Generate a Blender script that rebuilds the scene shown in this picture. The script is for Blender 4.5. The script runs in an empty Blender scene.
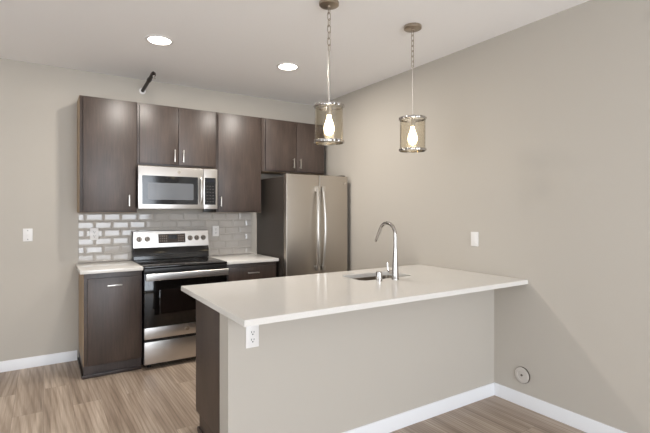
import bpy, bmesh, math, random
from mathutils import Vector, Matrix, Quaternion
random.seed(4)
S = bpy.context.scene
COL = S.collection

# ------------------------------------------------------------------ camera, light, exposure
XR, YB, H = 2.911, 4.752, 2.738          # right wall, back wall, ceiling
XL, YR = -3.2, -3.2                      # left wall, rear wall (behind the camera)
cam_d = bpy.data.cameras.new('camera'); cam = bpy.data.objects.new('camera', cam_d); COL.objects.link(cam)
cam.location = (0, 0, 1.4051)
cam.rotation_euler = (math.pi/2, 0, math.radians(-32.675))
cam_d.sensor_width = 36; cam_d.lens = 439.02/650*36
cam_d.shift_y = -5.52/650
cam_d.clip_start = 0.02
S.camera = cam

world = bpy.data.worlds.new('world'); S.world = world; world.use_nodes = True
bg = world.node_tree.nodes['Background']
bg.inputs[0].default_value = (0.90, 0.95, 1.0, 1); bg.inputs[1].default_value = 1.6

def area(name, loc, rot, sx, sy, power, col, shape='RECTANGLE'):
    d = bpy.data.lights.new(name, 'AREA'); d.shape = shape; d.size = sx
    if shape == 'RECTANGLE': d.size_y = sy
    d.energy = power; d.color = col
    o = bpy.data.objects.new(name, d); COL.objects.link(o)
    o.location = loc; o.rotation_euler = rot
    return o
# daylight through the two window openings: the rear wall and the left wall
area('window_daylight', (0.9, YR+0.02, 1.30), (math.radians(90), 0, 0), 3.0, 2.1, 102, (0.84, 0.91, 1.0))
area('window_daylight', (XL+0.02, 1.1, 1.35), (math.radians(90), 0, math.radians(-90)), 2.6, 2.0, 22, (0.88, 0.94, 1.0))

vs = S.view_settings
S.display_settings.display_device = 'sRGB'
vs.view_transform = 'Standard'; vs.look = 'None'; vs.gamma = 1.0; vs.use_curve_mapping = False
vs.exposure = 0.61
CAN_POWER, CAN_GLOW, BULB_GLOW = 13.0, 10.0, 7.5
WARM = (1.0, 0.95, 0.88)

# ------------------------------------------------------------------ materials
def lin(c):
    return tuple((v/255/12.92 if v/255 <= .04045 else ((v/255+.055)/1.055)**2.4) for v in c)
def mat(name, rgb, rough=.5, metal=0., spec=.5, emit=None, estr=0., srgb=True):
    m = bpy.data.materials.new(name); m.use_nodes = True
    b = m.node_tree.nodes['Principled BSDF']
    c = lin(rgb) if srgb else rgb
    b.inputs['Base Color'].default_value = (*c, 1)
    b.inputs['Roughness'].default_value = rough
    b.inputs['Metallic'].default_value = metal
    b.inputs['Specular IOR Level'].default_value = spec
    if emit:
        b.inputs['Emission Color'].default_value = (*emit, 1); b.inputs['Emission Strength'].default_value = estr
    return m
def nodes(m):
    t = m.node_tree
    return t, t.nodes, t.links, t.nodes['Principled BSDF']
def coords(t, scale=(1,1,1), rot=(0,0,0), kind='Object'):
    tc = t.nodes.new('ShaderNodeTexCoord'); mp = t.nodes.new('ShaderNodeMapping')
    mp.inputs['Scale'].default_value = scale; mp.inputs['Rotation'].default_value = rot
    t.links.new(tc.outputs[kind], mp.inputs[0]); return mp.outputs[0]
def noise(t, vec, scale, detail=3, rough=.5, dist=0.):
    n = t.nodes.new('ShaderNodeTexNoise'); n.inputs['Scale'].default_value = scale
    n.inputs['Detail'].default_value = detail; n.inputs['Roughness'].default_value = rough
    n.inputs['Distortion'].default_value = dist
    t.links.new(vec, n.inputs['Vector']); return n.outputs['Fac']
def ramp(t, fac, stops):
    r = t.nodes.new('ShaderNodeValToRGB'); e = r.color_ramp.elements
    while len(e) < len(stops): e.new(.5)
    for el, (p, c) in zip(e, stops): el.position = p; el.color = (*lin(c), 1)
    t.links.new(fac, r.inputs[0]); return r.outputs[0]
def bump(t, b, h, strength, dist=.001):
    n = t.nodes.new('ShaderNodeBump'); n.inputs['Strength'].default_value = strength; n.inputs['Distance'].default_value = dist
    t.links.new(h, n.inputs['Height']); t.links.new(n.outputs[0], b.inputs['Normal'])
def mixc(t, a, b_, fac=.5, mode='MULTIPLY'):
    n = t.nodes.new('ShaderNodeMix'); n.data_type = 'RGBA'; n.blend_type = mode
    if isinstance(fac, float): n.inputs[0].default_value = fac
    else: t.links.new(fac, n.inputs[0])
    t.links.new(a, n.inputs[6])
    if isinstance(b_, tuple): n.inputs[7].default_value = (*b_, 1)
    else: t.links.new(b_, n.inputs[7])
    return n.outputs[2]

def paint(name, rgb, rough=.7, tex=.12):
    m = mat(name, rgb, rough, spec=.3); t, N, L, b = nodes(m)
    bump(t, b, noise(t, coords(t), 260, 2), tex, .0006); return m
def wood(name, dark, light, rough=.33):
    m = mat(name, light, rough); t, N, L, b = nodes(m)
    v = coords(t, (26, 26, 1.6)); n1 = noise(t, v, 3.2, 5, .6, .6)
    v2 = coords(t, (3, 3, 1.2)); n2 = noise(t, v2, 2.0, 3)
    c1 = ramp(t, n1, [(.3, dark), (.72, light)])
    c2 = ramp(t, n2, [(.3, (205, 200, 198)), (.7, (255, 255, 255))])
    L.new(mixc(t, c1, c2, 1.0), b.inputs['Base Color']); b.inputs['Specular IOR Level'].default_value = .6
    bump(t, b, n1, .06, .0005); return m
def steel(name, rgb, rough=.27, horiz=True):
    m = mat(name, rgb, rough, 1.0); t, N, L, b = nodes(m)
    v = coords(t, (1.5, 300, 300) if horiz else (300, 300, 1.5)); n = noise(t, v, 2.0, 3)
    mr = N.new('ShaderNodeMapRange'); mr.inputs[3].default_value = rough*.8; mr.inputs[4].default_value = rough*1.25
    L.new(n, mr.inputs[0]); L.new(mr.outputs[0], b.inputs['Roughness'])
    bump(t, b, n, .012, .0002); return m

M = {}
M['wall'] = paint('wall_paint', (188, 181, 171))
M['ceiling'] = paint('ceiling_paint', (248, 246, 245), .85, .25)
M['trim'] = mat('white_trim', (232, 232, 234), .4)
M['wood'] = wood('stained_wood', (65, 53, 46), (86, 71, 63), .40)
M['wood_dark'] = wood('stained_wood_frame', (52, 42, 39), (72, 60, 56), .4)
M['maple'] = wood('maple_side', (160, 134, 102), (182, 156, 122), .5)
M['steel'] = steel('brushed_steel', (206, 202, 198), .30)
M['steel_v'] = steel('brushed_steel_vertical', (190, 182, 172), .34, False)
M['nickel'] = mat('satin_nickel', (205, 200, 193), .28, 1.0)
M['chrome'] = mat('chrome', (188, 184, 181), .14, 1.0)
M['pewter'] = mat('brushed_pewter', (172, 160, 146), .32, 1.0)
M['black'] = mat('black_plastic', (22, 20, 20), .35)
M['blackgl'] = mat('black_glass', (9, 8, 8), .06)
M['window_glass_dark'] = mat('oven_window', (24, 18, 16), .05)
M['mw_window'] = mat('microwave_window', (96, 98, 102), .16)
M['mw_glass'] = mat('microwave_glass', (22, 23, 26), .08)
M['cooktop'] = mat('cooktop_glass', (20, 18, 18), .10)
M['burner'] = mat('burner_mark', (58, 54, 52), .2)
M['fridge_side'] = mat('fridge_side', (56, 50, 45), .45)
M['gasket'] = mat('gasket', (30, 27, 26), .6)
M['plate'] = mat('white_plastic', (232, 229, 226), .35)
M['knob'] = mat('knob_metal', (128, 120, 112), .3, 1.0)
M['cover'] = mat('cover_grey', (196, 189, 181), .45)
M['slot'] = mat('slot_dark', (60, 56, 54), .6)
M['disp'] = mat('display_brown', (62, 48, 40), .2)
M['btn'] = mat('display_mark', (120, 104, 92), .4)
M['screen'] = mat('clock_screen', (26, 29, 38), .1)
M['iron'] = mat('dark_pipe', (42, 35, 32), .45, .3)
M['grout'] = mat('grout', (186, 178, 169), .8)
M['sinksteel'] = steel('sink_steel', (122, 112, 100), .35)

m = mat('quartz', (224, 218, 209), .11); t, N, L, b = nodes(m)
L.new(ramp(t, noise(t, coords(t), 420, 2), [(.35, (214, 210, 204)), (.6, (227, 223, 217))]), b.inputs['Base Color']); M['quartz'] = m

m = mat('tile_glaze', (190, 183, 176), .06); t, N, L, b = nodes(m)
L.new(ramp(t, noise(t, coords(t), 5, 2), [(.3, (183, 176, 169)), (.7, (194, 188, 181))]), b.inputs['Base Color']); M['tile'] = m

# vinyl plank floor, boards running away from the camera
m = mat('plank_floor', (150, 132, 115), .42); t, N, L, b = nodes(m)
v = coords(t, (1, 1, 1), (0, 0, math.radians(90)))
br = N.new('ShaderNodeTexBrick'); L.new(v, br.inputs['Vector'])
br.offset = .37; br.offset_frequency = 2
for k, val in (('Scale', 1.0), ('Brick Width', 1.22), ('Row Height', .180), ('Mortar Size', .0007), ('Mortar Smooth', .1), ('Bias', 0.)):
    br.inputs[k].default_value = val
br.inputs['Color1'].default_value = (0, 0, 0, 1); br.inputs['Color2'].default_value = (1, 1, 1, 1); br.inputs['Mortar'].default_value = (.5, .5, .5, 1)
add = N.new('ShaderNodeVectorMath'); add.operation = 'MULTIPLY_ADD'
L.new(br.outputs['Color'], add.inputs[0]); add.inputs[1].default_value = (7.3, 11.1, 3.7)
L.new(coords(t, (9, .42, 1)), add.inputs[2])
g1 = noise(t, add.outputs[0], 1.6, 7, .62, .12)
add2 = N.new('ShaderNodeVectorMath'); add2.operation = 'MULTIPLY_ADD'
L.new(br.outputs['Color'], add2.inputs[0]); add2.inputs[1].default_value = (3.3, 5.1, 2.7)
L.new(coords(t, (70, 1.3, 1)), add2.inputs[2])
g2 = noise(t, add2.outputs[0], 2.0, 4, .6, .1)
wv = N.new('ShaderNodeTexWave'); wv.wave_type = 'RINGS'; wv.rings_direction = 'Z'
wv.inputs['Scale'].default_value = 1.6; wv.inputs['Distortion'].default_value = 3.5; wv.inputs['Detail'].default_value = 2
L.new(add.outputs[0], wv.inputs['Vector'])
c = ramp(t, g1, [(.28, (144, 127, 112)), (.5, (185, 168, 152)), (.70, (214, 199, 184))])
c = mixc(t, c, ramp(t, g2, [(.3, (196, 190, 184)), (.65, (255, 255, 255))]), .5)
c = mixc(t, c, ramp(t, wv.outputs['Fac'], [(.0, (214, 208, 202)), (.5, (255, 255, 255))]), .6)
c = mixc(t, c, ramp(t, br.outputs['Color'], [(0, (228, 224, 220)), (1, (255, 253, 250))]), 1.0)
c = mixc(t, c, (.17, .135, .11), br.outputs['Fac'], 'MIX')
L.new(c, b.inputs['Base Color']); bump(t, b, g2, .06, .0006); M['floor'] = m

def emitter(name, rgb, s):
    m = bpy.data.materials.new(name); m.use_nodes = True; t = m.node_tree; t.nodes.clear()
    e = t.nodes.new('ShaderNodeEmission'); e.inputs[0].default_value = (*rgb, 1); e.inputs[1].default_value = s
    o = t.nodes.new('ShaderNodeOutputMaterial'); t.links.new(e.outputs[0], o.inputs[0]); return m
M['lens'] = emitter('downlight_lens', (1, .93, .82), CAN_GLOW)
M['bulb'] = emitter('glowing_bulb', (1, .84, .58), BULB_GLOW)
def thin_glass(name, tint, refl=1.0):
    m = bpy.data.materials.new(name); m.use_nodes = True; t = m.node_tree; t.nodes.clear()
    tr = t.nodes.new('ShaderNodeBsdfTransparent'); tr.inputs[0].default_value = (*tint, 1)
    gl = t.nodes.new('ShaderNodeBsdfGlossy'); gl.inputs['Roughness'].default_value = .03
    lw = t.nodes.new('ShaderNodeLayerWeight'); lw.inputs[0].default_value = .5      # facing: 0 head-on, 1 at the rim
    fr = t.nodes.new('ShaderNodeMapRange'); fr.interpolation_type = 'SMOOTHERSTEP'
    for k, v_ in ((1, .35), (2, 1.0), (3, .05), (4, .55)): fr.inputs[k].default_value = v_
    t.links.new(lw.outputs['Facing'], fr.inputs[0])
    mx = t.nodes.new('ShaderNodeMixShader'); o = t.nodes.new('ShaderNodeOutputMaterial')
    mu = t.nodes.new('ShaderNodeMath'); mu.operation = 'MULTIPLY'; mu.inputs[1].default_value = refl
    t.links.new(fr.outputs[0], mu.inputs[0]); t.links.new(mu.outputs[0], mx.inputs[0])
    t.links.new(tr.outputs[0], mx.inputs[1]); t.links.new(gl.outputs[0], mx.inputs[2]); t.links.new(mx.outputs[0], o.inputs[0])
    return m
M['shade_glass'] = thin_glass('shade_glass', (.965, .945, .90), .8)
M['pane'] = thin_glass('window_pane', (.97, .98, .98), .6)

# ------------------------------------------------------------------ mesh builder
class MB:
    def __init__(s): s.b = bmesh.new()
    def merge(s, o, mi=0):
        for f in o.faces: f.material_index = mi
        me = bpy.data.meshes.new('tmp'); o.to_mesh(me); o.free(); s.b.from_mesh(me); bpy.data.meshes.remove(me); return s
    def box(s, x0, y0, z0, x1, y1, z1, bev=0., seg=2, mi=0):
        o = bmesh.new(); bmesh.ops.create_cube(o, size=1)
        for v in o.verts:
            v.co = Vector((x0+(v.co.x+.5)*(x1-x0), y0+(v.co.y+.5)*(y1-y0), z0+(v.co.z+.5)*(z1-z0)))
        if bev: bmesh.ops.bevel(o, geom=list(o.edges), offset=bev, segments=seg, affect='EDGES', profile=.6)
        return s.merge(o, mi)
    def cyl(s, p0, p1, r, r2=None, seg=28, bev=0., mi=0):
        p0, p1 = Vector(p0), Vector(p1); d = p1-p0
        o = bmesh.new(); bmesh.ops.create_cone(o, cap_ends=True, segments=seg, radius1=r, radius2=r if r2 is None else r2, depth=d.length)
        if bev: bmesh.ops.bevel(o, geom=[e for e in o.edges if any(len(f.verts) > 4 for f in e.link_faces)], offset=bev, segments=2, affect='EDGES')
        q = Vector((0, 0, 1)).rotation_difference(d.normalized())
        bmesh.ops.transform(o, matrix=Matrix.Translation((p0+p1)/2) @ q.to_matrix().to_4x4(), verts=o.verts)
        return s.merge(o, mi)
    def lathe(s, prof, c=(0,0,0), axis=(0,0,1), seg=40, mi=0, closed=False):
        """prof: (radius, height) pairs, swept about axis through c"""
        o = bmesh.new(); q = Vector((0, 0, 1)).rotation_difference(Vector(axis).normalized()); rings = []
        for r, h in prof:
            if r < 1e-6: rings.append([o.verts.new(q @ Vector((0, 0, h)) + Vector(c))])
            else: rings.append([o.verts.new(q @ Vector((r*math.cos(a*2*math.pi/seg), r*math.sin(a*2*math.pi/seg), h)) + Vector(c)) for a in range(seg)])
        pairs = list(zip(rings, rings[1:]))
        if closed: pairs.append((rings[-1], rings[0]))
        for A, B in pairs:
            for k in range(seg):
                a0, a1 = A[k % len(A)], A[(k+1) % len(A)]; b0, b1 = B[k % len(B)], B[(k+1) % len(B)]
                vs_ = []
                for v in (a0, a1, b1, b0):
                    if v not in vs_: vs_.append(v)
                if len(vs_) > 2: o.faces.new(vs_)
        bmesh.ops.recalc_face_normals(o, faces=o.faces)
        return s.merge(o, mi)
    def tube(s, pts, r, seg=14, closed=False, flat=1.0, mi=0):
        pts = [Vector(p) for p in pts]; n = len(pts); rs = r if isinstance(r, (list, tuple)) else [r]*n
        o = bmesh.new(); rings = []; up = None
        for i, p in enumerate(pts):
            a = pts[(i-1) % n] if (closed or i > 0) else p; c_ = pts[(i+1) % n] if (closed or i < n-1) else p
            d = (c_-a).normalized()
            if up is None: up = d.orthogonal().normalized()
            up = (up-d*up.dot(d)).normalized(); w = d.cross(up)
            rings.append([o.verts.new(p+rs[i]*(up*math.cos(k*2*math.pi/seg)*flat+w*math.sin(k*2*math.pi/seg))) for k in range(seg)])
        for i in range(n if closed else n-1):
            A, B = rings[i], rings[(i+1) % n]
            for k in range(seg): o.faces.new((A[k], A[(k+1) % seg], B[(k+1) % seg], B[k]))
        if not closed: o.faces.new(rings[0]); o.faces.new(rings[-1])
        bmesh.ops.recalc_face_normals(o, faces=o.faces)
        return s.merge(o, mi)
    def prism(s, poly, axis, a0, a1, bev=0., mi=0):
        """polygon in the two other axes, extruded along axis from a0 to a1"""
        o = bmesh.new()
        def P(u, v, w): return {'x': (w, u, v), 'y': (u, w, v), 'z': (u, v, w)}[axis]
        f = o.faces.new([o.verts.new(P(u, v, a0)) for u, v in poly])
        r = bmesh.ops.extrude_face_region(o, geom=[f])
        d = Vector(P(0, 0, a1-a0))
        for v in r['geom']:
            if isinstance(v, bmesh.types.BMVert): v.co += d
        bmesh.ops.recalc_face_normals(o, faces=o.faces)
        if bev: bmesh.ops.bevel(o, geom=list(o.edges), offset=bev, segments=2, affect='EDGES')
        return s.merge(o, mi)

def root_loc(o):
    while o.parent: o = o.parent
    return Vector(o.location)
def build(name, mb, m, parent=None, loc=None, label=None):
    if parent is not None: off = root_loc(parent)
    elif loc is not None: off = Vector(loc)
    else:
        vs_ = [v.co for v in mb.b.verts]
        off = Vector(((min(v.x for v in vs_)+max(v.x for v in vs_))/2, (min(v.y for v in vs_)+max(v.y for v in vs_))/2, min(v.z for v in vs_)))
    bmesh.ops.translate(mb.b, vec=-off, verts=mb.b.verts)
    me = bpy.data.meshes.new(name); mb.b.to_mesh(me); mb.b.free()
    for f in me.polygons: f.use_smooth = True
    me.set_sharp_from_angle(angle=math.radians(32))
    for mm in (m if isinstance(m, list) else [m]): me.materials.append(M[mm])
    o = bpy.data.objects.new(name, me); COL.objects.link(o)
    if parent is not None: o.parent = parent
    else: o.location = off
    if label: o['label'] = label
    return o
def tag(o, label, cat, group=None):
    o['label'] = label; o['category'] = cat
    if group: o['group'] = group
    return o
def thing(name, label, cat, loc, group=None):
    o = bpy.data.objects.new(name, None); COL.objects.link(o); o.location = loc; o.empty_display_size = .05
    return tag(o, label, cat, group)
def struct(name, mb, m):
    o = build(name, mb, m, loc=(0, 0, 0)); o['kind'] = 'structure'; return o

# ------------------------------------------------------------------ room shell
T = .12
struct('floor', MB().box(XL-T, YR-T, -.1, XR+T, YB+T, 0), 'floor')
struct('ceiling', MB().box(XL-T, YR-T, H, XR+T, YB+T, H+.1), 'ceiling')
struct('wall_back', MB().box(XL-T, YB, 0, XR+T, YB+T, H), 'wall')
struct('wall_right', MB().box(XR, YR-T, 0, XR+T, YB, H), 'wall')
def holed(axis, c0, c1, a0, a1, h0, h1, z0, z1):
    mb = MB()
    for u0, u1, w0, w1 in ((a0, h0, 0, H), (h1, a1, 0, H), (h0, h1, 0, z0), (h0, h1, z1, H)):
        if w1-w0 < .001: continue
        if axis == 'y': mb.box(u0, c0, w0, u1, c1, w1)
        else: mb.box(c0, u0, w0, c1, u1, w1)
    return mb
struct('wall_rear', holed('y', YR-T, YR, XL-T, XR, -.65, 2.45, .2, 2.4), 'wall')
struct('wall_left', holed('x', XL-T, XL, YR, YB, -.25, 2.45, .3, 2.4), 'wall')
def window(name, axis, c, a0, a1, z0, z1, nm):
    mb = MB(); w = .05
    def bx(u0, w0, u1, w1, p=mb, d0=-.09, d1=-.03):
        if axis == 'y': p.box(u0, c+d0, w0, u1, c+d1, w1)
        else: p.box(c+d0, u0, w0, c+d1, u1, w1)
    bx(a0, z0, a0+w, z1); bx(a1-w, z0, a1, z1); bx(a0+w, z0, a1-w, z0+w); bx(a0+w, z1-w, a1-w, z1)
    for k in range(1, nm):
        x = a0+(a1-a0)*k/nm; bx(x-.03, z0+w, x+.03, z1-w)
    o = struct(name, mb, 'trim')
    for k in range(nm):
        p = MB(); xa = a0+(a1-a0)*k/nm+(.03 if k else w); xb = a0+(a1-a0)*(k+1)/nm-(.03 if k < nm-1 else w)
        bx(xa, z0+w, xb, z1-w, p, -.064, -.058); build('pane', p, 'pane', o)
window('window_1', 'y', YR, -.65, 2.45, .2, 2.4, 3)
window('window_2', 'x', XL, -.25, 2.45, .3, 2.4, 2)

# peninsula half wall and baseboards
HW0, HW1, HWX = 2.135, 2.262, .787
struct('wall_peninsula', MB().box(HWX, HW0, 0, XR, HW1, .8835), 'wall')
def base_prof(sgn, c, axis, a0, a1, h=.092):
    d = .013*sgn
    if axis == 'x': return MB().prism([(c, 0), (c+d, 0), (c+d, h-.012), (c+d*.55, h), (c, h)], 'x', a0, a1)
    return MB().prism([(c, 0), (c+d, 0), (c+d, h-.012), (c+d*.55, h), (c, h)], 'y', a0, a1)
struct('baseboard_back', base_prof(-1, YB, 'x', XL, .268), 'trim')
struct('baseboard_right', base_prof(-1, XR, 'y', YR, HW0-.001), 'trim')
struct('baseboard_peninsula', base_prof(-1, HW0, 'x', HWX-.012, XR-.014), 'trim')
struct('baseboard_left', base_prof(1, XL, 'y', YR, YB), 'trim')

# ------------------------------------------------------------------ cabinets
def pull(parent, y, x0, z0, x1, z1, name='handle'):
    mb = MB(); L_ = max(abs(x1-x0), abs(z1-z0)); ins = .012/L_
    if abs(x1-x0) > abs(z1-z0): mb.box(x0, y-.034, z0-.0055, x1, y-.024, z0+.0055, .002)
    else: mb.box(x0-.0055, y-.034, z0, x0+.0055, y-.024, z1, .002)
    for f in (ins, 1-ins):
        px, pz = x0+(x1-x0)*f, z0+(z1-z0)*f
        mb.cyl((px, y-.026, pz), (px, y, pz), .0045, seg=12)
    return build(name, mb, 'nickel', parent)
UT = 2.434; UF = YB-.317; DT = .02; G = .001
def upper(label, x0, x1, z0, doors, pulls, filler=None, side='wood'):
    t_ = thing('upper_cabinet', label, 'cabinet', ((x0+x1)/2, (UF+YB)/2, z0), 'dark wood upper cabinets')
    build('body', MB().box(x0, UF+DT+.001, z0, x1, YB-G, UT, .001), 'wood', t_)
    build('bottom_panel', MB().box(x0+.001, UF+DT+.004, z0-.003, x1-.001, YB-.008, z0-.0005), 'maple', t_, label='pale maple underside')
    if side == 'maple':
        build('side_panel', MB().box(x0-.003, UF+DT+.006, z0, x0, YB-G, UT), 'maple', t_, label='pale maple cabinet side')
    if filler: build('filler_strip', MB().box(filler[0], UF+.012, z0, filler[1], YB-.1, UT), 'wood', t_)
    for (a, b_), (px, pz0, pz1) in zip(doors, pulls):
        d = build('door', MB().box(a, UF, z0+.016, b_, UF+DT, UT-.020, .0025), 'wood', t_)
        pull(d, UF, px, pz0, px, pz1)
    return t_
upper('tall dark wood single-door upper cabinet leftmost, above the left counter', .270, .744, 1.392, [(.296, .726)], [(.672, 1.449, 1.555)], side='maple')
upper('short dark wood two-door upper cabinet right above the microwave', .748, 1.510, 1.844, [(.764, 1.122), (1.127, 1.496)], [(1.085, 1.885, 2.005), (1.168, 1.885, 2.005)])
upper('tall dark wood single-door upper cabinet between the microwave and refrigerator', 1.514, 2.020, 1.392, [(1.528, 1.988)], [(1.552, 1.449, 1.555)])
upper('short dark wood two-door upper cabinet right above the refrigerator', 2.052, 2.846, 1.845, [(2.068, 2.451), (2.456, 2.830)], [(2.412, 1.893, 2.005), (2.497, 1.893, 2.005)], filler=(2.0215, 2.051))

BF = 4.132
def base(label, x0, x1, fronts):
    t_ = thing('base_cabinet', label, 'cabinet', ((x0+x1)/2, 4.45, 0), None)
    build('body', MB().box(x0, BF+DT+.001, .105, x1, YB-.014, .8835, .001), 'wood', t_)
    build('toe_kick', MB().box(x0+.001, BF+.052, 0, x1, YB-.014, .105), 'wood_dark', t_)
    for nm, a, b_, z0, z1, h in fronts:
        d = build(nm, MB().box(a, BF, z0, b_, BF+DT, z1, .0025), 'wood', t_)
        if h: pull(d, BF, *h)
    return t_
bl = base('dark wood base cabinet with one tall pull-out front left of the stove', .282, .735, [('door', .308, .716, .122, .838, (.452, .773, .570, .773))])
build('side_panel', MB().box(.2795, BF+DT+.006, .105, .2815, YB-.014, .8835), 'maple', bl, label='pale maple cabinet side')
build('shoe_molding', MB().box(.268, BF+.04, 0, .281, YB-.014, .028, .004).box(.268, BF+.036, 0, .735, BF+.051, .028, .004), 'wood_dark', bl)
base('dark wood base cabinet with a top drawer between the stove and refrigerator', 1.506, 2.056,
     [('drawer', 1.524, 2.040, .706, .846, (1.722, .783, 1.842, .783)), ('door', 1.524, 2.040, .122, .700, (1.570, .560, 1.570, .670))])

CT0, CT1 = .884, .914
tag(build('countertop', MB().box(.252, YB-.648, CT0, .738, YB-G, CT1, .003), 'quartz'), 'short white quartz countertop on the cabinet left of the stove', 'countertop', 'white countertops')
tag(build('countertop', MB().box(1.503, YB-.648, CT0, 2.062, YB-G, CT1, .003), 'quartz'), 'short white quartz countertop between the stove and the refrigerator', 'countertop', 'white countertops')

# bevelled subway tile
def backsplash():
    mb = MB(); x0, x1, z0, z1 = .279, 2.022, CT1+.001, 1.3905; yw = YB-G; yg = YB-.006
    mb.box(x0, yg, z0, x1, yw, z1, mi=0)
    pw, ph, gr, bv, hgt = .1545, .0785, .003, .014, .0065
    row = 0; z = z0+.001
    while z < z1-.012:
        zt = min(z+ph-gr, z1-.002)
        x = x0+.002-.022-(pw*.5 if row % 2 else 0)
        while x < x1-.01:
            a, b_ = max(x, x0+.002), min(x+pw-gr, x1-.002)
            if b_-a > .025 and zt-z > .025:
                o = bmesh.new()
                A = [(a, z), (b_, z), (b_, zt), (a, zt)]
                bx_l = 0 if a > x+1e-6 else bv; bx_r = 0 if b_ < x+pw-gr-1e-6 else bv
                bt = bv if zt > z+ph-gr-1e-6 else .001
                I_ = [(a+bx_l, z+bv), (b_-bx_r, z+bv), (b_-bx_r, zt-bt), (a+bx_l, zt-bt)]
                v0 = [o.verts.new((u, yg, w)) for u, w in A]; v1 = [o.verts.new((u, yg-.0015, w)) for u, w in A]; v2 = [o.verts.new((u, yg-hgt, w)) for u, w in I_]
                for P_, Q_ in ((v0, v1), (v1, v2)):
                    for k in range(4): o.faces.new((P_[k], P_[(k+1) % 4], Q_[(k+1) % 4], Q_[k]))
                o.faces.new(v2); bmesh.ops.recalc_face_normals(o, faces=o.faces); mb.merge(o, 1)
            x += pw
        z += ph; row += 1
    o = build('tile_backsplash', mb, ['grout', 'tile'])
    for p in o.data.polygons:
        p.use_smooth = False
    tag(o, 'glossy white subway tile on the wall behind the stove', 'backsplash')
backsplash()

# ------------------------------------------------------------------ appliance badge: a ringed round emblem
def badge(parent, x, y, z, r):
    mb = MB().cyl((x, y, z), (x, y-.0015, z), r, seg=32)
    ring = [(x+r*.92*math.cos(a*math.pi/16), y-.0018, z+r*.92*math.sin(a*math.pi/16)) for a in range(32)]
    b_ = build('badge', mb, 'pewter', parent)
    em = MB().tube(ring, r*.07, 8, True)
    for s in (-1, 1):       # two looping script strokes
        pts = [(x+s*r*.28+r*.26*math.cos(a), y-.0018, z+r*.42*math.sin(a+s*.5)) for a in [k*math.pi*1.6/14+.6 for k in range(15)]]
        em.tube(pts, r*.06, 6)
    build('emblem', em, 'nickel', b_)
    return b_

# ------------------------------------------------------------------ range
RX0, RX1 = .7425, 1.4985; RF = 4.092
st = thing('kitchen_range', 'stainless steel electric range with black glass top and oven door', 'stove', ((RX0+RX1)/2, 4.4, 0))
build('body', MB().box(RX0+.003, RF+.04, .03, RX1-.003, YB-.0145, .895, .002), 'black', st)
for x in (RX0+.06, RX1-.06):
    for y in (RF+.1, YB-.08): build('foot', MB().cyl((x, y, 0), (x, y, .03), .018, seg=16), 'black', st)
ck = build('cooktop', MB().box(RX0, RF-.002, .896, RX1, YB-.075, .916, .006), 'cooktop', st)
for bx_, by_, br_ in ((.93, 4.24, .105), (1.31, 4.24, .085), (.93, 4.51, .075), (1.31, 4.51, .105), (1.12, 4.56, .05)):
    mb = MB()
    for rr in (br_, br_*.62):
        mb.lathe([(rr-.0025, .9161), (rr-.0025, .9165), (rr+.0025, .9165), (rr+.0025, .9161)], (bx_, by_, 0), closed=True)
    build('burner_ring', mb, 'burner', ck)
build('front_trim', MB().box(RX0+.002, RF+.001, .858, RX1-.002, RF+.045, .895, .004), 'black', st)
# backguard: black sloped foot and steel control panel
bk = build('backguard', MB().prism([(YB-.0145, .917), (YB-.115, .917), (YB-.112, 1.0), (YB-.092, 1.036), (YB-.0145, 1.036)], 'x', RX0+.004, RX1-.004, .003), 'cooktop', st)
cp = build('control_panel', MB().prism([(YB-.0145, 1.037), (YB-.100, 1.037), (YB-.100, 1.055), (YB-.078, 1.196), (YB-.066, 1.204), (YB-.0145, 1.204)], 'x', RX0+.002, RX1-.002, .003), 'steel', st)
build('end_cap', MB().box(RX0-.001, YB-.1, .93, RX0+.001, YB-.0145, 1.2), 'black', cp)
def gy(z): return YB-.100+(z-1.055)*(.022/.141)
def gbox(mb, x0, x1, z0, z1, th):
    mb.prism([(gy(z0)+.002, z0), (gy(z0)-th, z0), (gy(z1)-th, z1), (gy(z1)+.002, z1)], 'x', x0, x1); return mb
dsp = build('display', gbox(MB(), .982, 1.250, 1.078, 1.170, .003), 'disp', st)
for xk in [.994+k*.02 for k in range(4)]+[1.178+k*.022 for k in range(3)]:
    for j in range(3): build('button', gbox(MB(), xk, xk+.013, 1.092+j*.025, 1.092+j*.025+.015, .0038), 'btn', dsp)
build('clock_screen', gbox(MB(), 1.085, 1.165, 1.118, 1.160, .0038), 'screen', dsp)
nrm = Vector((0, -1, .156)).normalized()
for x in (.800, .877, 1.302, 1.372, 1.442):
    p = Vector((x, gy(1.122), 1.122))
    kb = build('knob', MB().cyl(p+nrm*.0005, p+nrm*.006, .027, .025).cyl(p+nrm*.006, p+nrm*.026, .021, .018, bev=.003), 'knob', st)
    g = p+nrm*.026
    build('pointer', MB().box(g.x-.003, g.y-.004, g.z-.016, g.x+.003, g.y+.004, g.z+.016, .001), 'black', kb)
# oven door with window, handle and steel strip
dr = build('oven_door', MB().box(RX0+.002, RF, .372, RX1-.002, RF+.038, .852, .004), 'blackgl', st)
build('oven_window', MB().box(.872, RF-.0015, .43, 1.37, RF+.001, .70, .0005), 'window_glass_dark', dr)
hb = MB().box(RX0+.006, RF-.062, .794, RX1-.006, RF-.040, .856, .007, 3)
for x in (RX0+.03, RX1-.03): hb.box(x-.014, RF-.045, .812, x+.014, RF+.002, .842, .004)
build('door_handle', hb, 'steel', dr)
ds = build('lower_panel', MB().box(RX0+.002, RF, .272, RX1-.002, RF+.038, .371, .003), 'steel', dr)
badge(st, 1.118, RF, .326, .021)
build('storage_drawer', MB().box(RX0+.002, RF, .050, RX1-.002, RF+.038, .246, .004), 'steel', st)
build('drawer_gap', MB().box(RX0+.002, RF+.012, .2465, RX1-.002, RF+.038, .2715), 'black', st)

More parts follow.
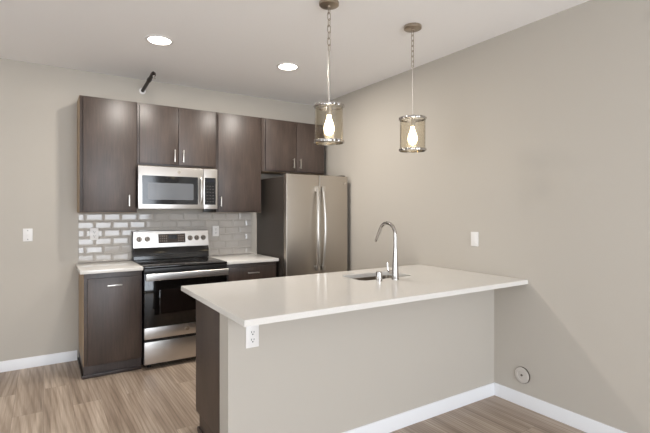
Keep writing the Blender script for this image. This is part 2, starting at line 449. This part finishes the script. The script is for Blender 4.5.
# ------------------------------------------------------------------ microwave
MX0, MX1, MZ0, MZ1 = .736, 1.490, 1.424, 1.826; MF = 4.345
mw = thing('microwave', 'stainless steel over-the-range microwave mounted above the stove', 'microwave', ((MX0+MX1)/2, 4.55, MZ0))
build('body', MB().box(MX0+.001, MF+.026, MZ0+.004, MX1-.001, 4.43, MZ1-.001, .002).box(.7475, 4.42, MZ0+.006, 1.500, YB-.0145, MZ1-.002), 'black', mw)
md = build('door', MB().box(MX0, MF, MZ0, 1.346, MF+.025, MZ1, .006), 'steel', mw)
build('frame', MB().box(1.3475, MF, MZ0, MX1, MF+.025, MZ1, .006), 'steel', mw)
def rrect(x0, z0, x1, z1, r, n=6):
    P_ = []
    for cx, cz, a0 in ((x1-r, z1-r, 0), (x0+r, z1-r, 90), (x0+r, z0+r, 180), (x1-r, z0+r, 270)):
        for k in range(n+1):
            a = math.radians(a0+90*k/n); P_.append((cx+r*math.cos(a), cz+r*math.sin(a)))
    return P_
wg = build('window_glass', MB().prism(rrect(.770, 1.468, 1.290, 1.738, .008), 'y', MF-.0015, MF+.002), 'mw_glass', md)
build('window_screen', MB().prism(rrect(.818, 1.512, 1.246, 1.672, .014), 'y', MF-.0022, MF-.0005), 'mw_window', wg)
pts = [(1.318, MF-.004-.03*math.sin(math.pi*k/20)**.5, 1.470+k*.0134) for k in range(21)]
build('door_handle', MB().tube(pts, .0125, 12), 'steel', md)
pn = build('control_panel', MB().prism(rrect(1.358, 1.468, 1.470, 1.738, .006), 'y', MF-.0015, MF+.002), 'mw_glass', mw)
build('clock_screen', MB().box(1.372, MF-.0022, 1.695, 1.456, MF-.001, 1.724), 'screen', pn)
for i in range(3):
    for j in range(6): build('button', MB().box(1.376+i*.029, MF-.0020, 1.495+j*.031, 1.376+i*.029+.018, MF-.0012, 1.495+j*.031+.008), 'slot', pn)
badge(md, 1.107, MF, 1.781, .0165)
build('grease_filter', MB().box(MX0+.08, MF+.12, MZ0+.002, 1.05, YB-.12, MZ0+.0065), 'nickel', mw)
build('grease_filter', MB().box(1.10, MF+.12, MZ0+.002, MX1-.1, YB-.12, MZ0+.0065), 'nickel', mw)
build('underside_shade', MB().box(1.40, 4.50, MZ0-.03, 1.50, 4.56, MZ0+.005, .004), 'black', mw)  # black block standing in for the shadow below the microwave's right end

# ------------------------------------------------------------------ refrigerator
FX0, FX1, FF = 2.086, 2.850, 3.979; FS = 2.479
fr = thing('refrigerator', 'stainless steel french-door refrigerator with dark sides by the right wall', 'refrigerator', ((FX0+FX1)/2, 4.36, 0))
build('body', MB().box(FX0+.004, FF+.078, .03, FX1-.004, YB-.03, 1.765, .004), 'fridge_side', fr, label='dark grey cabinet sides')
build('gasket', MB().box(FX0+.012, FF+.064, .12, FX1-.012, FF+.079, 1.76), 'gasket', fr)
build('base_grille', MB().box(FX0+.02, FF+.05, .0, FX1-.02, FF+.12, .075, .003), 'black', fr)
def fdoor(name, x0, x1, z0, z1):
    d = build(name, MB().box(x0, FF, z0, x1, FF+.064, z1, .007, 3), 'steel_v', fr)
    return d
dl = fdoor('door', FX0, FS-.0035, .70, 1.787); d2 = fdoor('door', FS+.0035, FX1, .70, 1.787)
fz = fdoor('freezer_drawer', FX0, FX1, .085, .693)
for d, x in ((dl, FS-.034), (d2, FS+.034)):
    z0, z1 = .772, 1.668
    pts = [(x+math.copysign(.012, x-FS)*math.sin(math.pi*k/28)-.006*math.sin(math.pi*k/28), FF-.026-.036*math.sin(math.pi*k/28), z0+.02+(z1-z0-.04)*k/28) for k in range(29)]
    mb = MB().tube(pts, .0145, 14)
    mb.box(x-.021, FF-.042, z0, x+.021, FF+.002, z0+.055, .005).box(x-.021, FF-.042, z1-.055, x+.021, FF+.002, z1, .005)
    build('handle', mb, 'nickel', d)
mb = MB().tube([(FX0+.1+(FX1-FX0-.2)*k/20, FF-.03-.025*math.sin(math.pi*k/20), .62) for k in range(21)], .0125, 14)
for x in (FX0+.1, FX1-.1): mb.box(x-.02, FF-.04, .605, x+.02, FF+.002, .635, .004)
build('handle', mb, 'nickel', fz)
for x in (FX0+.04, FX1-.04): build('hinge_cover', MB().box(x-.03, FF+.03, 1.7875, x+.03, FF+.15, 1.800, .004), 'fridge_side', fr)
badge(d2, 2.800, FF, 1.712, .017)

# ------------------------------------------------------------------ peninsula
PX0, PY0, PY1 = .759, 1.854, 2.931
SX0, SX1, SY0, SY1 = 1.888, 2.372, 2.450, 2.735
def rr(x0, y0, x1, y1, r, n=6): return rrect(x0, y0, x1, y1, r, n)
def slab():
    o = bmesh.new(); hole = rr(SX0, SY0, SX1, SY1, .05, 6)
    outer = [(PX0, PY0), (XR-G, PY0), (XR-G, PY1), (PX0, PY1)]
    es = []
    for loop in (outer, hole):
        vs_ = [o.verts.new((x, y, CT1)) for x, y in loop]
        es += [o.edges.new((vs_[k], vs_[(k+1) % len(vs_)])) for k in range(len(vs_))]
    bmesh.ops.triangle_fill(o, use_beauty=True, edges=es)
    r = bmesh.ops.extrude_face_region(o, geom=list(o.faces))
    for v in r['geom']:
        if isinstance(v, bmesh.types.BMVert): v.co.z = CT0
    bmesh.ops.recalc_face_normals(o, faces=o.faces)
    ed = [e for e in o.edges if len(e.link_faces) == 2 and abs(e.calc_face_angle(0)) > 1.2 and all(v.co.z > .9 for v in e.verts)]
    bmesh.ops.bevel(o, geom=ed, offset=.002, segments=2, affect='EDGES')
    return MB().merge(o)
tag(build('countertop', slab(), 'quartz'), 'long white quartz peninsula countertop with the sink cut into it', 'countertop', 'white countertops')

# undermount sink: bowl of walls that round into the floor
def bowl():
    o = bmesh.new(); rings = []
    for ins, z in ((-.018, CT0-.001), (-.002, CT0-.001), (.0, CT0-.01), (.004, .73), (.012, .712), (.035, .702), (.10, .699)):
        rings.append([o.verts.new((x, y, z)) for x, y in rr(SX0+ins, SY0+ins, SX1-ins, SY1-ins, max(.05-ins*.3, .03), 6)])
    for A, B in zip(rings, rings[1:]):
        for k in range(len(A)): o.faces.new((A[k], A[(k+1) % len(A)], B[(k+1) % len(A)], B[k]))
    o.faces.new(rings[-1]); bmesh.ops.recalc_face_normals(o, faces=o.faces)
    return MB().merge(o)
sk = thing('sink', 'stainless steel undermount sink set in the peninsula countertop', 'sink', ((SX0+SX1)/2, (SY0+SY1)/2, .70))
bo = build('basin', bowl(), 'sinksteel', sk)
sm = bo.modifiers.new('thickness', 'SOLIDIFY'); sm.thickness = .0015; sm.offset = -1
build('drain', MB().lathe([(0, .7005), (.03, .7005), (.034, .703), (.044, .703), (.046, .6995)], ((SX0+SX1)/2, (SY0+SY1)/2, 0)), 'chrome', sk)

# faucet
fx, fy = 2.124, 2.378
fc = thing('faucet', 'chrome pull-down gooseneck faucet standing in front of the sink', 'faucet', (fx, fy, CT1))
build('base', MB().lathe([(0, CT1+.0005), (.027, CT1+.0005), (.027, CT1+.006), (.0250, CT1+.010), (.0235, CT1+.07), (.018, CT1+.16), (.0145, CT1+.23), (0, CT1+.23)], (fx, fy, 0), seg=28), 'chrome', fc)
pts = [(fx, fy, CT1+.22), (fx, fy, CT1+.29)]
R_ = .088
for k in range(1, 19):
    a = math.pi*k/18*.86
    pts.append((fx, fy+R_-R_*math.cos(a), CT1+.315+R_*math.sin(a)))
ld = (Vector(pts[-1])-Vector(pts[-2])).normalized()
build('spout', MB().tube(pts, .0125, 16), 'chrome', fc)
p = Vector(pts[-1])
build('spray_head', MB().tube([p, p+ld*.01, p+ld*.02, p+ld*.085, p+ld*.105], [.0120, .0125, .0120, .0105, .008], 16), 'chrome', fc)
lv = MB().cyl((fx-.01, fy+.012, CT1+.05), (fx-.03, fy+.036, CT1+.053), .013, seg=18, bev=.002)
lv.tube([(fx-.028, fy+.034, CT1+.052), (fx-.035, fy+.042, CT1+.075), (fx-.036, fy+.045, CT1+.12)], [.008, .0065, .004], 10)
build('lever', lv, 'chrome', fc)
tag(build('dishwasher_air_gap', MB().lathe([(0, CT1+.0005), (.023, CT1+.0005), (.023, CT1+.004), (.0215, CT1+.006), (.0215, CT1+.058), (.019, CT1+.066), (0, CT1+.068)], (1.985, 2.392, 0), seg=28), 'chrome'),
    'short chrome cylinder cap on the countertop left of the faucet', 'air gap')

# peninsula base cabinets open toward the stove
CX0, CYB, CYF = .838, HW1+.002, 2.885
pc = thing('base_cabinet', 'dark wood base cabinet run under the peninsula countertop, end panel showing', 'cabinet', (1.87, 2.6, 0))
build('end_panel', MB().box(CX0, CYB, .105, CX0+.018, CYF-.021, .8835, .001).box(CX0, CYB, 0, CX0+.018, CYF-.095, .105), 'wood', pc)
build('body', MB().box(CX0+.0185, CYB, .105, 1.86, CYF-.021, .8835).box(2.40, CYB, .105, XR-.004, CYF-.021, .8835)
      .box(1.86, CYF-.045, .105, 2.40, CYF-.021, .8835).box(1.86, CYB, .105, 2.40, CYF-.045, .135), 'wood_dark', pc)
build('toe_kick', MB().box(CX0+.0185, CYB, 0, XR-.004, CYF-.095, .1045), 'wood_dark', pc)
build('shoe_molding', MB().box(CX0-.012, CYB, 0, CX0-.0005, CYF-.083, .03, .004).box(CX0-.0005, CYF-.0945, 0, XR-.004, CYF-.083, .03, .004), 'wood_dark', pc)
xs = [CX0+.002, 1.35, 1.865, 2.395, XR-.006]
for k in range(4):
    a, b_ = xs[k]+.002, xs[k+1]-.002
    d = build('door', MB().box(a, CYF-.02, .115, b_, CYF, .870, .0025), 'wood', pc)
    hx = b_-.04; mb = MB().box(hx-.0055, CYF+.024, .72, hx+.0055, CYF+.034, .83, .002)
    for z in (.735, .815): mb.cyl((hx, CYF, z), (hx, CYF+.026, z), .0045, seg=12)
    build('handle', mb, 'nickel', d)

# ------------------------------------------------------------------ pendants
def chain(mb, x, y, z0, z1, lk=.050, w=.0105, r=.0023):
    n = max(1, round((z1-z0)/(lk*.8))); st_ = (z1-z0)/n; L2 = st_*1.22/2
    for k in range(n):
        zc = z0+(k+.5)*st_; P_ = []
        for i in range(20):
            a = 2*math.pi*i/20; u = w*math.cos(a); v = math.copysign(L2-w, math.sin(a))+w*math.sin(a) if abs(math.sin(a)) > 1e-6 else 0
            v = max(-L2, min(L2, v)); P_.append((x+(u if k % 2 else 0), y+(0 if k % 2 else u), zc+v))
        mb.tube(P_, r, 8, True)
    return mb
def pendant(x, y, zt, zb, zrod, rod_r, label):
    p = thing('pendant_light', label, 'pendant light', (x, y, zb), 'glass cylinder pendants over the peninsula')
    c = (x, y, 0)
    build('canopy', MB().lathe([(0, H-G), (.062, H-G), (.064, H-.006), (.063, H-.020), (.055, H-.025), (.012, H-.027), (.008, H-.034), (0, H-.034)], c), 'pewter', p)
    build('chain', chain(MB(), x, y, zrod+.004, H-.030), 'pewter', p)
    rd = MB().cyl((x, y, zt-.012), (x, y, zrod), rod_r, seg=14).lathe([(0, zt+.022), (.011, zt+.020), (.013, zt-.004), (.0, zt-.006)], c, seg=20)
    rd.tube([(x+.007*math.cos(a*math.pi/8), y, zrod+.004+.009*math.sin(a*math.pi/8)) for a in range(16)], .0018, 8, True)
    build('rod', rd, 'nickel', p)
    R0 = .091
    fm = MB()
    for z in (zt-.012, zb): # flat metal bands
        bd = MB().lathe([(R0+.0005, z), (R0+.005, z+.002), (R0+.0065, z+.009), (R0+.005, z+.016), (R0+.0005, z+.018)], c, closed=True, seg=112)
        for v in bd.b.verts:      # hammered ripples round the band
            u = Vector((v.co.x-x, v.co.y-y, 0))
            if u.length > R0+.003: v.co += u.normalized()*.0028*math.cos(14*math.atan2(u.y, u.x))
        build('band', bd, 'chrome', p)
    fm.box(x-R0-.002, y-.008, zt-.006, x+R0+.002, y+.008, zt-.002).box(x-.008, y-R0-.002, zt-.0062, x+.008, y+R0+.002, zt-.0018)
    build('crossbar', fm, 'nickel', p)
    build('glass_shade', MB().lathe([(R0, zb+.001), (R0, zt), (R0-.003, zt), (R0-.003, zb+.001)], c, seg=56, closed=True), 'shade_glass', p)
    build('socket', MB().lathe([(0, zt-.007), (.018, zt-.007), (.020, zt-.014), (.020, zt-.055), (.016, zt-.060), (0, zt-.060)], c, seg=24), 'nickel', p)
    zz = zt-.060
    build('bulb', MB().lathe([(.013, zz), (.014, zz-.014), (.020, zz-.035), (.030, zz-.062), (.0335, zz-.085), (.031, zz-.105), (.022, zz-.122), (.010, zz-.131), (0, zz-.133)], c, seg=28), 'bulb', p)
    return p
pendant(1.535, 2.345, 2.077, 1.838, 2.42, .0072, 'glass cylinder pendant light with thick rod, left and nearer, by the refrigerator cabinet')
pendant(2.240, 2.323, 2.073, 1.836, 2.44, .0028, 'glass cylinder pendant light with thin rod, right one, against the bare wall')

# ------------------------------------------------------------------ recessed lights
def downlight(x, y, label):
    d = thing('recessed_light', label, 'ceiling light', (x, y, H), 'recessed ceiling lights')
    build('trim_ring', MB().lathe([(.088, H-G), (.106, H-G), (.105, H-.005), (.092, H-.008), (.084, H-.006), (.084, H-.002)], (x, y, 0), closed=True, seg=48), 'plate', d)
    build('lens', MB().lathe([(0, H-.0045), (.0835, H-.0045), (.0835, H-.002), (0, H-.002)], (x, y, 0), seg=48), 'lens', d)
    l = area('downlight_lamp', (x, y, H-.012), (0, 0, 0), .15, .15, CAN_POWER, WARM, 'DISK')
    l.data.spread = math.radians(180)
downlight(.762, 3.578, 'round recessed ceiling light at left, above the left cabinets')
downlight(1.897, 3.592, 'round recessed ceiling light at right, in front of the refrigerator cabinets')

# ------------------------------------------------------------------ sprinkler
sp = thing('fire_sprinkler', 'dark pipe fire sprinkler sticking out of the wall above the cabinets', 'sprinkler', (.846, YB, 2.622))
def sz(y): return 2.622+(YB-y)*.08
build('escutcheon', MB().lathe([(0, 0), (.033, 0), (.031, .006), (.022, .010), (0, .010)], (.846, YB-G, 2.622), (0, -1, 0), seg=28), 'plate', sp, label='white wall ring')
build('pipe', MB().tube([(.846, YB-.012, sz(YB-.012)), (.846, 4.25, sz(4.25)), (.846, 4.22, sz(4.22)-.002), (.846, 4.205, sz(4.205)-.012), (.846, 4.20, sz(4.20)-.03)], .0165, 16), 'iron', sp)
for ya, yb_, cr in ((4.43, 4.39, .021), (4.27, 4.25, .019)): build('coupling', MB().cyl((.846, ya, sz(ya)), (.846, yb_, sz(yb_)), cr, seg=20, bev=.003), 'iron', sp)
zb = sz(4.20)-.03
build('sprinkler_head', MB().cyl((.846, 4.20, zb), (.846, 4.20, zb-.012), .012, seg=16).cyl((.846, 4.20, zb-.012), (.846, 4.20, zb-.026), .004, seg=10).cyl((.846, 4.20, zb-.026), (.846, 4.20, zb-.029), .015, seg=20), 'chrome', sp)

# ------------------------------------------------------------------ switches, outlets, wall cap
def plate(kind, label, cat, c, n, w=.072, h=.115, group=None):
    """wall plate at c facing n (n is -y or -x)"""
    t_ = thing(kind, label, cat, c, group)
    def bx(mb, u0, z0, u1, z1, d0, d1, bev=0.):
        if n == 'y': mb.box(c[0]+u0, c[1]-d1, c[2]+z0, c[0]+u1, c[1]-d0, c[2]+z1, bev)
        else: mb.box(c[0]-d1, c[1]+u0, c[2]+z0, c[0]-d0, c[1]+u1, c[2]+z1, bev)
        return mb
    build('cover_plate', bx(MB(), -w/2, -h/2, w/2, h/2, .0005, .0065, .0025), 'plate', t_)
    if kind == 'light_switch':
        build('toggle', bx(bx(MB(), -.012, -.02, .012, .02, .0066, .008, .0006), -.005, -.004, .005, .012, .008, .019, .001), 'plate', t_)
        for zs in (-.039, .039): build('screw', bx(MB(), -.003, zs-.003, .003, zs+.003, .0066, .0075), 'slot', t_)
    elif kind == 'rocker_switch':
        build('rocker', bx(MB(), -.0165, -.033, .0165, .033, .0066, .0105, .0015), 'plate', t_)
    else:
        for s in (1, -1):
            r = build('receptacle', bx(MB(), -.017, s*.0195-.0145, .017, s*.0195+.0145, .0066, .009, .001), 'plate', t_)
            mb = MB(); zc = s*.0195
            bx(mb, -.0085, zc-.001, -.0055, zc+.009, .0091, .0097); bx(mb, .0055, zc, .0085, zc+.008, .0091, .0097); bx(mb, -.003, zc-.011, .003, zc-.005, .0091, .0097)
            build('slot', mb, 'slot', r)
    return t_
TY = YB-.01455
plate('light_switch', 'white toggle light switch on the bare wall left of the cabinets', 'light switch', (-.118, YB, 1.190), 'y')
plate('outlet', 'white wall outlet on the tile backsplash left of the stove', 'outlet', (.410, TY, 1.184), 'y', group='backsplash outlets')
plate('outlet', 'white wall outlet on the tile backsplash right of the stove', 'outlet', (1.602, TY, 1.184), 'y', group='backsplash outlets')
plate('rocker_switch', 'white rocker switch on the right wall beyond the peninsula countertop', 'light switch', (XR, 2.313, 1.180), 'x')
plate('outlet', 'white outlet on the peninsula half wall just under the counter edge', 'outlet', (.917, HW0, .752), 'y', h=.117)
cv = thing('cleanout_cover', 'round pale grey cover plate low on the right wall above the baseboard', 'wall cover', (XR, 1.897, .222))
build('rim', MB().lathe([(.050, .0005), (.0585, .0005), (.0585, .010), (.0565, .010), (.050, .008)], (XR, 1.897, .222), (-1, 0, 0), seg=40, closed=True), 'knob', cv)
build('cover', MB().lathe([(0, .0085), (.050, .0085), (.056, .0105), (.056, .011), (.050, .013), (.034, .0135), (.033, .0115), (.014, .0115), (0, .0115)], (XR, 1.897, .222), (-1, 0, 0), seg=40), 'cover', cv)
build('screw', MB().cyl((XR-.0118, 1.897, .222), (XR-.0145, 1.897, .222), .008, seg=16), 'knob', cv)
